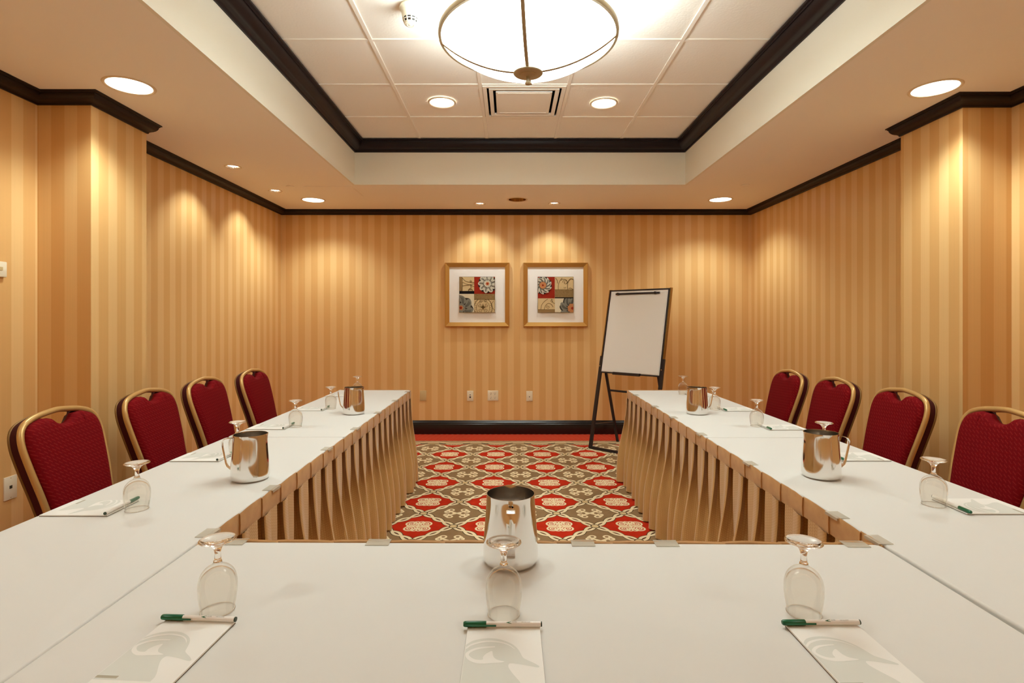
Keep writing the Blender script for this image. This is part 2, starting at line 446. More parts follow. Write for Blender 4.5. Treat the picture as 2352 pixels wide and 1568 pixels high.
# crown mouldings
def crown(p, h, zt):
    return [(0, zt), (0, zt-h), (.010, zt-h), (.014, zt-h*.86), (.024, zt-h*.80)] + \
           [(.024+(p-.045)*math.sin(a*PI/10), zt-h*.80+h*.58*(1-math.cos(a*PI/10))) for a in range(1, 6)] + \
           [(p-.014, zt-h*.22), (p-.012, zt-h*.14), (p, zt-h*.12), (p, zt)]
tr = sweep(crown(.105, .094, ZT-.001), [(TX0, TY0), (TX1, TY0), (TX1, TY1), (TX0, TY1)], True, 1).build('trim_1', 'dark_wood', smooth=30); tag(tr, kind='structure')
cp = crown(.1, .049, ZS)
t2 = sweep(cp, [(XL, YF), (XL, CLY[0]), (CLX, CLY[0]), (CLX, CLY[1]+.005)], False, -1).build('trim_2', 'dark_wood', smooth=30); tag(t2, kind='structure')
t3 = sweep(cp, [(XR, YF), (XR, CRY[0]), (CRX, CRY[0]), (CRX, CRY[1]+.005)], False, 1).build('trim_3', 'dark_wood', smooth=30); tag(t3, kind='structure')
cp2 = crown(.09, .05, ZS)
t4 = sweep(cp2, [(XLF, CLY[1]), (XLF, YB), (XRF, YB), (XRF, CRY[1])], False, -1).build('trim_4', 'dark_wood', smooth=30); tag(t4, kind='structure')
t5 = sweep(cp, [(XR, YF), (XL, YF)], False, -1).build('trim_5', 'dark_wood', smooth=30); tag(t5, kind='structure')
bp = [(0, 0), (.020, 0), (.020, .112), (.016, .118), (.016, .128), (.010, .138), (.008, .150), (.004, .156), (0, .156)]
for nm, pth, sd in (('baseboard_back', [(XLF, YB), (XRF, YB)], -1), ('baseboard_left', [(XL, YF), (XL, CLY[0]), (CLX, CLY[0]), (CLX, CLY[1]), (XLF, CLY[1]), (XLF, YB)], -1),
                    ('baseboard_right', [(XR, YF), (XR, CRY[0]), (CRX, CRY[0]), (CRX, CRY[1]), (XRF, CRY[1]), (XRF, YB)], 1), ('baseboard_front', [(XL, YF), (XR, YF)], 1)):
    tag(sweep(bp, pth, False, sd).build(nm, 'black_base', smooth=30), kind='structure')

# ================================================================== LAMPS
def spot_light(name, loc, power, size, blend, tilt=None, rad=.04, color=WARM, parent=None):
    l = bpy.data.lights.new(name, 'SPOT'); l.energy = power; l.spot_size = math.radians(size); l.spot_blend = blend
    l.shadow_soft_size = rad; l.color = color
    o = bpy.data.objects.new(name, l); COL.objects.link(o); o.location = loc
    if tilt: o.rotation_euler = Vector(tilt).to_track_quat('-Z', 'Y').to_euler()
    if parent: o.parent = parent
    return o
def can(x, y, z, label, group, power, r=.118, flush=False):
    t = empty('recessed_downlight', (x, y, z), 0, label, 'ceiling light', group)
    MB().lathe([(r*.9, .004), (r*.9, -.002), (r*.96, -.006), (r*1.02, -.005), (r*1.05, 0), (r*1.05, .004)], 48).build('trim_ring', 'trimring', t, 40)
    if not flush: MB().lathe([(r*.9, -.002), (r*.88, .03), (r*.7, .12), (0, .12)], 48).build('housing', 'chrome_can', t, 40)
    MB().lathe([(0, -.0025), (r*.6, -.0025), (r*.9, 0), (r*.9, .003), (0, .003)], 48).build('lens', 'lens', t, 40)
    spot_light('downlight_beam', (0, 0, -.03), power, 131, .72, rad=.05, parent=t)
    return t
CL = ['recessed round downlight in the ceiling above the left wall column', 'recessed round downlight in the ceiling above the right wall column',
      'recessed downlight in the far left corner of the ceiling', 'recessed downlight in the far right corner of the ceiling',
      'recessed downlight above the left end of the front wall behind the camera', 'recessed downlight above the right end of the front wall behind the camera']
for (x, y), lb in zip(CANS, CL): can(x, y, ZS, lb, 'downlights in the lower ceiling', P_CAN)
TC = [(-.51, 4.116), (.717, 4.133), (-.51, 1.66), (.717, 1.66)]
TL = ['round downlight set in the ceiling tile left of the air vent', 'round downlight set in the ceiling tile right of the air vent',
      'round downlight in a ceiling tile on the near side of the pendant, left', 'round downlight in a ceiling tile on the near side of the pendant, right']
for (x, y), lb in zip(TC, TL): can(x, y, ZT-.002, lb, 'downlights among the ceiling tiles', P_TRAYCAN, .1, True)
SL = ['small halogen spot beyond the left column, nearer of the left wall pair', 'small halogen spot near the access panel, farther of the left wall pair',
      'small halogen spot above the left framed print', 'small halogen spot above the right framed print',
      'small halogen spot over the near part of the left wall', 'small halogen spot over the near part of the right wall']
TILT = [(-.35, 0, -1), (-.35, 0, -1), (0, .3, -1), (0, .3, -1), (-.35, 0, -1), (.35, 0, -1)]
for (x, y), lb, ti in zip(SPOTS, SL, TILT):
    t = empty('halogen_spotlight', (x, y, ZS), 0, lb, 'ceiling light', 'halogen spots in the lower ceiling')
    MB().lathe([(.052, .006), (.053, -.002), (.060, -.005), (.066, -.003), (.067, .004)], 40).build('trim_ring', 'trimring', t, 40)
    MB().lathe([(.053, -.002), (.045, .02), (.03, .04), (0, .045)], 40).build('reflector', 'chrome_can', t, 40)
    MB().lathe([(0, .009), (.040, .009), (.040, .016), (0, .016)], 24).build('bulb', 'halogen', t, 40)
    for k in (-1, 0, 1): MB().box(k*.018-.002, k*.018+.002, -.045, .045, .002, .008).build('louvre_bar', 'trimring', t)
    spot_light('halogen_beam', (0, 0, -.02), P_SPOT*(1.1 if 'framed' in lb else 1), 92, .75, ti, .02, WARM2, t)
t = empty('ceiling_speaker', (*SPK, ZS), 0, 'unlit gold recessed round fixture centred between the two picture spots', 'ceiling fixture')
MB().lathe([(.090, .006), (.091, -.002), (.1, -.006), (.108, -.004), (.110, .004)], 48).build('trim_ring', 'trimring', t, 40)
MB().lathe([(.091, -.002), (.085, .04), (.05, .09), (0, .1)], 48).build('reflector', 'gold_can', t, 40)
for (x, y), lb in (((-2.06, 5.11), 'flat round sprinkler cover beside the ceiling access panel'), ((2.194, 5.061), 'flat round sprinkler cover on the right side ceiling')):
    t = tag(MB().lathe([(0, -.008), (.034, -.008), (.038, -.006), (.038, -.001), (.03, -.001), (.03, .002), (0, .002)], 40, (0, 0, 0)).build('sprinkler_cover', 'paint', smooth=40), lb, 'sprinkler cover', 'concealed sprinklers'); t.location = (x, y, ZS)
# access panel
t = empty('access_panel', (-1.70, 5.30, ZS), 0, 'square flush access panel in the ceiling by the tray corner', 'access panel')
b = MB()
for (x0, x1, y0, y1) in ((-.225, .225, -.205, -.198), (-.225, .225, .198, .205), (-.225, -.218, -.198, .198), (.218, .225, -.198, .198)): b.box(x0, x1, y0, y1, -.003, .001)
b.build('panel_frame', 'paint', t); MB().box(-.215, .215, -.195, .195, -.004, .001, bev=.001).build('hatch', 'paint', t)
# air vent: three nested square cones in a lay-in frame
vx0, vx1, vy0, vy1 = gx[2]+.012, gx[3]-.012, 3.818+.012, 4.43-.012
vcx, vcy = (vx0+vx1)/2, (vy0+vy1)/2
t = empty('air_vent', (vcx, vcy, ZT), 0, 'square stepped air diffuser among the ceiling tiles', 'vent')
def sqring(b, ro, ri, zo_, zi): # flared square frame
    vs = [(sx*r, sy*r, zz) for r, zz in ((ro, zo_), (ri, zi), (ri, zi+.012), (ro, zo_+.012)) for sx, sy in ((-1, -1), (1, -1), (1, 1), (-1, 1))]
    return b.add(vs, [(a*4+k, a*4+(k+1) % 4, ((a+1) % 4)*4+(k+1) % 4, ((a+1) % 4)*4+k) for a in range(4) for k in range(4)])
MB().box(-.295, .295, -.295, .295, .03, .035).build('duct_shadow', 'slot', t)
sqring(MB(), .296, .268, -.004, -.004).build('vent_frame', 'grid', t)
sqring(MB(), .252, .224, -.006, -.002).build('vent_cone', 'grid', t)
MB().box(-.205, .205, -.205, .205, -.006, .004, bev=.004).build('vent_panel', 'grid', t)
sqring(MB(), .19, .182, -.009, -.009).build('panel_bead', 'grid', t)
# smoke detector
t = empty('smoke_detector', (-.52, 2.86, ZT), 0, 'white cone-shaped smoke detector on a ceiling tile beside the pendant', 'smoke detector')
MB().lathe([(0, .002), (.056, .002), (.058, -.014), (.05, -.022), (.048, -.026), (.041, -.06), (.0405, -.062), (0, -.062)], 40).build('detector_body', 'detector', t, 35)
b = MB()
for zz, rr in ((-.066, .0385), (-.078, .034)):
    b.lathe([(0, zz+.006), (rr, zz+.006), (rr-.003, zz-.006), (0, zz-.006)], 40)
b.build('sensor_core', 'slot', t)
b = MB()
for k in range(10):
    a = 2*PI*k/10; b.tube([(.041*math.cos(a), .041*math.sin(a), -.058), (.0325*math.cos(a), .0325*math.sin(a), -.086)], .0035, .002, 6, up=(math.cos(a), math.sin(a), 0))
b.lathe([(.0405, -.0705), (.0385, -.0735), (.034, -.0735), (.036, -.0705)], 40); b.build('cage', 'detector', t)
MB().lathe([(0, -.084), (.034, -.084), (.031, -.092), (.018, -.096), (.014, -.094), (.008, -.097), (0, -.097)], 40).build('sensor_cap', 'detector', t, 35)

# pendant bowl
PX0, PY0 = .091, 2.65
R0, ZR, ZB = .425, CZ+1.37, CZ+1.206
t = empty('pendant_lamp', (PX0, PY0, ZT), -.094, 'large lit glass bowl lamp with metal straps hanging from the tile ceiling', 'ceiling light')
Rs = (R0**2+(ZR-ZB)**2)/(2*(ZR-ZB)); am = math.asin(R0/Rs)
capz = lambda a: ZB-ZT+Rs*(1-math.cos(a))
prof = [(Rs*math.sin(am*k/20), capz(am*k/20)) for k in range(21)]
pin = [(r*.985, z_+.008) for r, z_ in prof]
b = MB().lathe(prof, 72); b.lathe(pin, 72, mi=1); b.build('glass_bowl', ['bowl', 'bowl_in'], t, 60)
MB().lathe([(R0-.004, ZR-ZT-.012), (R0+.008, ZR-ZT-.012), (R0+.010, ZR-ZT), (R0+.008, ZR-ZT+.014), (R0-.004, ZR-ZT+.014), (R0-.004, ZR-ZT-.012)], 72).build('rim_ring', 'bronze', t, 40)
for k in range(4):
    a = k*PI/2
    pts = [(math.cos(a)*(Rs*math.sin(am*q/14)+.004), math.sin(a)*(Rs*math.sin(am*q/14)+.004), capz(am*q/14)-.006) for q in range(1, 15)]
    MB().tube(pts, .0085, .003, 8, up=(0, 0, 1), square=False).build('strap', 'bronze', t, 40)
    MB().tube([(math.cos(a)*(R0-.01), math.sin(a)*(R0-.01), ZR-ZT), (math.cos(a)*.06, math.sin(a)*.06, -.03)], .004, n=8).build('support_rod', 'bronze', t, 40)
zb = ZB-ZT
MB().lathe([(0, zb-.004), (.07, zb-.004), (.072, zb-.010), (.068, zb-.014), (.04, zb-.017), (.038, zb-.021), (.016, zb-.024), (0, zb-.025)], 40).build('hub_plate', 'bronze', t, 35)
MB().lathe([(0, zb-.02), (.010, zb-.022), (.008, zb-.04), (.013, zb-.05), (.015, zb-.058), (.012, zb-.064), (0, zb-.066)], 24).build('finial', 'bronze', t, 35)
MB().lathe([(0, 0), (.075, 0), (.07, -.02), (.03, -.035), (0, -.035)], 40).build('canopy', 'bronze', t, 35)

# ================================================================== TABLES
LX0, LX1 = -1.395, -.812          # left tables: outer, inner edge of cloth
RX0, RX1 = .965, 1.575
def cloth(name, x0, x1, y0, y1, r, drop, label, group, rz=0, rc=.012):
    loops = []
    def loop(ins, z):
        pts = []
        for cx, cy, a0 in ((x1-ins, y1-ins, 0), (x0+ins, y1-ins, PI/2), (x0+ins, y0+ins, PI), (x1-ins, y0+ins, 1.5*PI)):
            rad = max(rc+r-ins, .001)
            for k in range(5):
                a = a0+k*PI/8; pts.append((cx-rad*math.cos(a0+PI/4)*1.0*math.sqrt(2)*0+(-rad if math.cos(a0+PI/4) > 0 else rad)+rad*math.cos(a),
                                           cy+(-rad if math.sin(a0+PI/4) > 0 else rad)+rad*math.sin(a), z))
        return pts
    for k in range(6):
        a = k*PI/10; loops.append(loop(r*(1-math.sin(a)), TZ-r*(1-math.cos(a))))
    loops.append(loop(.0005, TZ-drop))
    vs = [p for l in loops for p in l]; n = 20
    fs = [tuple(range(n))]+[(i*n+k, i*n+(k+1) % n, (i+1)*n+(k+1) % n, (i+1)*n+k) for i in range(len(loops)-1) for k in range(n)]
    cx, cy = (x0+x1)/2, (y0+y1)/2
    vs = [(p[0]-cx, p[1]-cy, p[2]-TZ) for p in vs]
    o = MB().add(vs, fs).build(name, 'cloth', smooth=50); o.location = (cx, cy, TZ); o.rotation_euler = (0, 0, rz)
    return tag(o, label, 'tablecloth', group)
def table(x0, x1, y0, y1, label, rz=0):
    cx, cy = (x0+x1)/2, (y0+y1)/2; hx, hy = (x1-x0)/2-.02, (y1-y0)/2-.02
    t = empty('folding_table', (cx, cy, 0), rz, label, 'table', 'folding tables of the U')
    zt = TZ-.014
    MB().box(-hx, hx, -hy, hy, zt-.03, zt, bev=.006).build('tabletop', 'table_top', t)
    for sx in (-1, 1):
        for sy in (-1, 1):
            MB().tube([(sx*(hx-.08), sy*(hy-.08), 0), (sx*(hx-.08), sy*(hy-.08), zt-.03)], .014, n=10).build('leg', 'grey_metal', t, 40)
    return t
FY0, FY1 = .80, 1.413
FX0, FX1 = -.810, .952
TBL = [(LX0, LX1, .86, 2.680, 'clothed table at the near end of the left row', 0), (LX0, LX1, 2.688, 4.46, 'clothed table at the far end of the left row', 0),
       (RX0, RX1, .86, 2.668, 'clothed table at the near end of the right row', 0), (RX0, RX1, 2.676, 4.44, 'clothed table at the far end of the right row', 0),
       (FX0, FX1, FY0, FY1, 'clothed table joining the two rows in front of the camera', -.0090)]
CLB = ['white cloth over the near left table', 'white cloth over the far left table', 'white cloth over the near right table', 'white cloth over the far right table', 'white cloth over the front cross table']
for (x0, x1, y0, y1, lb, rz), cl in zip(TBL, CLB):
    table(x0, x1, y0, y1, lb, rz)
    cloth('tablecloth', x0, x1, y0, y1, .0065, .055, cl, 'white tablecloths', rz)

TOPP = [(-.085, .007), (-.031, .006), (-.027, -.022), (-.008, -.045), (.030, -.046), (.036, -.016), (.010, .006), (.000, .013), (.003, .016), (.02, .0145), (.04, .011), (.06, .007)]
BOTP = [(-.080, .010), (-.052, -.004), (-.040, -.014), (-.029, -.010), (-.020, .014), (-.013, .031), (-.005, .046), (.008, .055), (.024, .055), (.042, .045), (.058, .028), (.070, .013)]
# pleated skirts: flat header band plus knife pleats, built along a run
def skirt(name, runs, label, first, seed):
    """runs: list of (x, y, dx, dy, length, outward x, outward y); pleat edges face the start of each run"""
    rnd = random.Random(seed)
    t = empty(name, (runs[0][0], runs[0][1], 0), 0, label, 'table skirt', 'gold pleated table skirts')
    ox, oy = runs[0][0], runs[0][1]
    band = MB(); dr = MB(); uv = []
    PER = .1455; zt = TZ+.001; zb_ = TZ-.062
    for (X, Y, dx, dy, Ln, nx, ny, ph) in runs:
        P = lambda s_, w_, z_: (X-ox+dx*s_+nx*w_, Y-oy+dy*s_+ny*w_, z_)
        # header band: flat plates lapping each other at every pleat
        k0 = int(math.floor((0-ph)/PER))-1
        k = k0
        while ph+k*PER < Ln:
            s0 = max(0, ph+k*PER); s1 = min(Ln, ph+(k+1)*PER+.006); k += 1
            if s1-s0 < .01: continue
            rows = []
            nseg = 6
            for q in range(nseg+1):
                s_ = s0+(s1-s0)*q/nseg; sag = .0025*math.sin(PI*q/nseg)+rnd.uniform(-.0006, .0006)
                wv = .010-.005*q/nseg
                rows.append([P(s_, wv, zb_), P(s_, wv+.001, zb_+.03), P(s_, wv, zt-.004+sag), P(s_, wv-.002, zt+sag), P(s_, wv-.006, zt-.003+sag), P(s_, .001, zb_)])
            n = 6
            band.add([p for r_ in rows for p in r_], [(a*n+c_, (a+1)*n+c_, (a+1)*n+c_+1, a*n+c_+1) for a in range(nseg) for c_ in range(n-1)]+[tuple(range(n)), tuple(nseg*n+c_ for c_ in range(n))])
        # drape
        NZ = 16; prof = []
        k = k0; cols = []       # each column: function of t (0 top..1 bottom) -> (s, w)
        while ph+k*PER < Ln+PER:
            e = ph+k*PER; j = [rnd.uniform(-1, 1) for _ in range(8)]
            cols.append((e, j)); k += 1
        table_ = []             # per z row list of (s,w)
        for iz in range(NZ+1):
            tt = iz/NZ; amp = .010+.050*min(1, tt*2.2)**.8+.012*tt; row = []
            soft = min(1, max(0, (tt-.05)/.75)); soft = soft*soft*(3-2*soft)
            for e, j in cols:
                am_ = (1+.24*j[0])*(1+.12*tt); sh = .014*j[1]*tt+.010*j[2]*math.sin(tt*3.2+j[3]*3)*soft; bx = .016*tt
                for (ts, tw), (bs, bw) in zip(TOPP, BOTP):
                    row.append((e+ts+(bs-ts)*soft+sh, tw+(bw*am_-tw)*soft+bx+.006*j[4]*soft))
            table_.append(row)
        ncol = len(table_[0]); keep = [c_ for c_ in range(ncol) if -.012 <= table_[0][c_][0] <= Ln+.012]
        o = len(dr.v); vs = []
        for iz in range(NZ+1):
            zz = (zb_+.004)+(0.012-zb_-.004)*iz/NZ
            arc = 0; prev = None
            for c_ in keep:
                s_, w_ = table_[iz][c_]; s_ = min(max(s_, -.01), Ln+.01)
                vs.append(P(s_, w_+.002, zz))
                ps = table_[8][c_]
                arc += math.hypot(ps[0]-prev[0], ps[1]-prev[1]) if prev else 0; prev = ps
                uv.append((arc, zz))
        n = len(keep)
        dr.add(vs, [(a*n+c_, a*n+c_+1, (a+1)*n+c_+1, (a+1)*n+c_) for a in range(NZ) for c_ in range(n-1)])
    band.build('header_band', 'skirt_band', t, 40)
    dr.uv = uv; o = dr.build('pleated_drape', 'skirt', t, 50)
    return t
skirt('table_skirt', [(LX1+.001, 1.40, 0, 1, 3.06, 1, 0, .075), (LX1, 4.462, -1, 0, .58, 0, 1, .03)], 'gold pleated skirt along the inner side of the left tables', .1, 3)
skirt('table_skirt', [(RX0-.001, 1.395, 0, 1, 3.045, -1, 0, .087), (RX0, 4.442, 1, 0, .6, 0, 1, .03)], 'gold pleated skirt along the inner side of the right tables', .1, 8)
sk = skirt('table_skirt', [(FX0+.004, FY1+.010, 1, -.0090, 1.745, 0, 1, .05)], 'gold pleated skirt on the far side of the front cross table', .1, 5)

# skirt clips
def clip_mesh():
    b = MB(); b.box(-.03, .03, -.024, .004, .0006, .0024, bev=.0006)
    b.box(-.03, .03, .0040, .0142, .0006, .0024, bev=.0004); b.box(-.03, .03, .0128, .0142, -.006, .0022, bev=.0004); return b
cl0 = None
def clip(x, y, rz, label):
    global cl0
    if cl0 is None: cl0 = clip_mesh().build('skirt_clip', 'velcro')
    o = cl0 if 'label' not in cl0.keys() else cl0.copy()
    if o is not cl0: COL.objects.link(o)
    o.location = (x, y, TZ); o.rotation_euler = (0, 0, rz)
    return tag(o, label, 'clip', 'clear skirt clips')
ORD = ['nearest the corner', 'second from the near corner', 'third from the near corner', 'fourth from the near corner', 'fifth from the near corner', 'sixth from the near corner', 'last at the far end']
for y_, o_ in zip((1.475, 1.869, 2.436, 2.884, 3.377, 3.877, 4.36), ORD): clip(LX1, y_, -PI/2, 'clear plastic skirt clip on the left table edge, '+o_)
for y_, o_ in zip((1.43, 1.61, 2.19, 2.746, 3.215, 3.62, 4.17), ORD): clip(RX0, y_, PI/2, 'clear plastic skirt clip on the right table edge, '+o_)
fe = lambda x_: FY1+.001-.0090*(x_-(FX0+FX1)/2)
for x_, o_ in ((-.715, 'at its left end'), (-.34, 'left of the steel pitcher'), (.19, 'just right of the steel pitcher'), (.405, 'third from the left'), (.89, 'at its right end')):
    clip(x_, fe(x_), -.009, 'clear plastic skirt clip on the front table edge, '+o_)

# ================================================================== CHAIRS
def chair_back(zz): return -.206-(zz-.515)*.285-.03*max(0, .62-zz)      # front plane of the back, leaning away
def make_chair():
    root = empty('banquet_chair', (0, 0, 0))
    half = [(.168, .40), (.172, .47), (.182, .56), (.196, .66), (.207, .76), (.2095, .81), (.203, .853), (.186, .885), (.155, .906), (.105, .921), (.05, .929)]
    half = [(h, z_ if z_ < .6 else .6+(z_-.6)*.955) for h, z_ in half]
    ol = half + [(0, .9185)] + [(-a_, b_) for a_, b_ in half[::-1]]
    ol = crom2(ol, 4)
    f3 = lambda y_, z_, d: (chair_back(z_)+d, y_, z_+d*.28)
    # gold front frame running down into the back legs
    lower = [(chair_back(.40)+.01, .168, .40), (chair_back(.40)-.005, .172, .30), (chair_back(.40)-.06, .176, .14), (chair_back(.40)-.12, .178, .0)]
    path = [f3(y_, z_, .0) for y_, z_ in ol]
    MB().tube(path, .0125, .013, 12, up=(1, 0, .28)).build('back_frame', 'gold_metal', root, 60)
    for sg in (1, -1):
        pts = [(p[0], p[1]*sg, p[2]) for p in lower]
        MB().tube(pts, .0125, .0125, 10, up=(1, 0, .1)).build('leg', 'gold_metal', root, 50)
        MB().tube([(.20, .17*sg, .43), (.215, .175*sg, .22), (.225, .18*sg, 0)], .0125, .0125, 10, up=(1, 0, .1)).build('leg', 'gold_metal', root, 50)
    rp = [f3(y_*1.012, z_+(.002 if z_ > .8 else 0), -.044) for y_, z_ in ol]
    MB().tube(rp, .0055, .0055, 10, up=(1, 0, .28)).build('rear_frame', 'old_gold', root, 60)
    # pad with hand opening at the top
    def padline(ins, notch):
        pts = []
        for i, (y_, z_) in enumerate(ol):
            a, b_ = ol[max(i-1, 0)], ol[min(i+1, len(ol)-1)]
            tx, tz = b_[0]-a[0], b_[1]-a[1]; L_ = math.hypot(tx, tz) or 1
            if not (abs(y_) < .100 and z_ > .8): pts.append((y_-tz/L_*ins, z_+tx/L_*ins))
        k_ = len(pts)//2; right, left = pts[:k_], pts[k_:]
        nt_ = [(.092, .905-ins), (.076, .900-ins*.6), (.064, .889), (.048, .872), (.026, .860), (0, .856), (-.026, .860), (-.048, .872), (-.064, .889), (-.076, .900-ins*.6), (-.092, .905-ins)]
        nt_ = [(q*(1+notch*2.5), zz-notch) for q, zz in nt_]
        return right+nt_+left
    lo = [padline(.011, 0), padline(.012, .001), padline(.019, .006), padline(.030, .012), padline(.05, .02)]
    dep = [-.012, .010, .021, .028, .032]
    def fill(lo, dep):
        b = MB(); n = len(lo[0]); vs = []
        for l, d in zip(lo, dep): vs += [f3(p[0], p[1], d) for p in l]
        fs = [(i*n+k, i*n+(k+1) % n, (i+1)*n+(k+1) % n, (i+1)*n+k) for i in range(len(lo)-1) for k in range(n)]
        tr_ = tessellate_polygon([[Vector((p[0], p[1], 0)) for p in lo[-1]]]); fs += [tuple(k+(len(lo)-1)*n for k in q) for q in tr_]
        tr_ = tessellate_polygon([[Vector((p[0], p[1], 0)) for p in lo[0]]]); fs += [tuple(q)[::-1] for q in tr_]
        return b.add(vs, fs)
    fill(lo, dep).build('back_cushion', 'pad_fab', root, 60)
    lo2 = [padline(-.004, .006), padline(-.005, .010), padline(-.004, .016), padline(.02, .03)]
    fill(lo2, [-.012, -.026, -.042, -.05]).build('rear_panel', 'pad_back', root, 50)
    # seat
    b = MB(); loops = []
    for ins, zz in ((.02, .425), (0, .43), (-.004, .45), (0, .468), (.012, .480), (.04, .488)):
        hx, hy = .215-ins, .215-ins; lp = []
        for k in range(32):
            a = 2*PI*k/32; cx, cy = math.cos(a), math.sin(a)
            lp.append((math.copysign(abs(cx)**.45, cx)*hx, math.copysign(abs(cy)**.45, cy)*hy*(1 if cx > 0 else .94), zz))
        loops.append(lp)
    vs = [p for l in loops for p in l]
    b.add(vs, [tuple(range(32))[::-1], tuple(160+k for k in range(32))]+[(i*32+k, i*32+(k+1) % 32, (i+1)*32+(k+1) % 32, (i+1)*32+k) for i in range(5) for k in range(32)])
    b.build('seat', 'pad_fab', root, 50)
    fr = [(.205, -.175, .42), (.205, .175, .42), (-.19, .172, .42), (-.19, -.172, .42)]
    MB().tube(fr, .011, .011, 10, closed=True).build('seat_frame', 'gold_metal', root, 50)
    return root
ch0 = make_chair()
CG = 'red banquet chairs around the tables'
CHL = [(-1.675, 2.40, 0, 'red gold-framed chair nearest on the left side, by the network jack plate'), (-1.71, 3.045, 0, 'second red gold-framed chair on the left side, in front of the column'),
       (-1.735, 3.655, 0, 'third red gold-framed chair on the left side, beyond the left column'), (-1.695, 4.255, 0, 'farthest red gold-framed chair on the left side'),
       (1.86, 2.38, PI, 'red gold-framed chair nearest on the right side, cut off by the photo edge'), (1.895, 3.06, PI, 'second red gold-framed chair on the right side, in front of the column'),
       (1.87, 3.635, PI, 'third red gold-framed chair on the right side, beyond the right column'), (1.845, 4.19, PI, 'farthest red gold-framed chair on the right side')]
for i, (x, y, rz, lb) in enumerate(CHL):
    if i == 0: ch0.location = (x, y, 0); tag(ch0, lb, 'chair', CG)
    else: dup(ch0, (x, y, 0), rz, lb, CG)

# ================================================================== TABLEWARE
def make_goblet():
    t = empty('water_goblet', (0, 0, 0))
    outer = crom2([(.0308, .0008), (.0318, .010), (.0345, .028), (.0360, .046), (.0350, .062), (.0305, .076), (.0215, .0865), (.0120, .0925), (.0078, .0965)], 4)
    inner = crom2([(0, .0865), (.010, .0850), (.019, .0805), (.0280, .0725), (.0330, .061), (.0345, .046), (.0330, .028), (.0304, .010), (.0296, .0008)], 4)
    MB().lathe(inner+[(.0302, .0001)]+outer+[(0, .0970)], 48).build('bowl', 'glass', t, 70)
    MB().lathe([(.0310+.0010*math.cos(a_*PI/4), .0012+.0010*math.sin(a_*PI/4)) for a_ in range(9)], 48).build('rim', 'solid_glass', t, 70)
    stem = crom2([(.0078, .0971), (.0082, .0985), (.0066, .1020), (.0058, .109), (.0060, .117), (.0078, .1235)], 4)
    MB().lathe([(0, .0971)]+stem+[(0, .1235)], 28).build('stem', 'solid_glass', t, 70)
    foot = [(0, .1236), (.0078, .1236)]+crom2([(.0080, .1237), (.012, .1300), (.020, .1358), (.030, .1388), (.0340, .1404), (.0347, .1416), (.0336, .1428)], 3)+[(.024, .1418), (.012, .1398), (0, .1394)]
    MB().lathe(foot, 48).build('foot', 'solid_glass', t, 70)
    return t
def make_pitcher():
    t = empty('water_pitcher', (0, 0, 0))
    H = .164; n = 64
    prof = crom2([(.040, 0), (.054, .0008), (.0615, .005), (.0652, .014), (.0655, .026), (.0640, .06), (.0610, .10), (.0585, .135), (.0575, .155), (.0578, H)], 4)
    vs = []
    def pt(r, z_, a):
        k = max(0, math.cos(a))**24*max(0, (z_-.125)/(H-.125))**1.6      # pouring lip on +X
        return ((r+.0045*k)*math.cos(a), r*math.sin(a)*(1-.03*k), z_+.0012*k)
    outer = [[pt(r, z_, 2*PI*k/n) for k in range(n)] for r, z_ in prof]
    b = MB(); vs = [p for l in outer for p in l]; L = len(outer)
    b.add(vs, [tuple(range(n))[::-1]]+[(i*n+k, i*n+(k+1) % n, (i+1)*n+(k+1) % n, (i+1)*n+k) for i in range(L-1) for k in range(n)])
    b.build('body', 'steel', t, 60)
    ip = [(r-.0016, max(z_, .003)) for r, z_ in prof if z_ > .001][::-1]
    inn = [[pt(prof[-1][0], H, 2*PI*k/n) for k in range(n)]]+[[pt(r, z_, 2*PI*k/n) for k in range(n)] for r, z_ in ip]
    b = MB(); L = len(inn); b.add([p for l in inn for p in l], [(i*n+k, i*n+(k+1) % n, (i+1)*n+(k+1) % n, (i+1)*n+k) for i in range(L-1) for k in range(n)]+[tuple((L-1)*n+k for k in range(n))])
    b.build('inside_wall', 'steel_in', t, 60)
    hp = [(-.056, 0, .150), (-.078, 0, .150), (-.090, 0, .146), (-.096, 0, .136), (-.094, 0, .115), (-.088, 0, .085), (-.083, 0, .060), (-.079, 0, .050), (-.0625, 0, .034)]
    MB().tube(hp, .0098, .0016, 8, up=(1, 0, .01), square=False).build('handle', 'steel', t, 35)
    return t
HEAD = [(-0.0663, -0.0603), (-0.0541, -0.0475), (-0.0351, -0.0409), (-0.0156, -0.0409), (0.0014, -0.0475), (0.0159, -0.0583), (0.0252, -0.072), (0.0307, -0.0873), (0.034, -0.0965), (0.0406, -0.1027), (0.0517, -0.1109), (0.0592, -0.118), (0.0600, -0.1208), (0.0578, -0.1225), (0.049, -0.1204), (0.0379, -0.1169), (0.0246, -0.1134), (0.0133, -0.1117), (0.0093, -0.1145), (0.0093, -0.1232), (0.0154, -0.1368), (0.0218, -0.1484), (0.026, -0.1558), (.030, -.166), (.030, -.176), (-.0663, -.176)]
ARC = [(-0.0657, -0.0674), (-0.0535, -0.0555), (-0.0299, -0.0475), (-0.0057, -0.0507), (0.0111, -0.0603), (0.0209, -0.0744), (0.0099, -0.0623), (-0.0057, -0.0543), (-0.0297, -0.0519), (-0.0531, -0.0611), (-0.0653, -0.0728)]
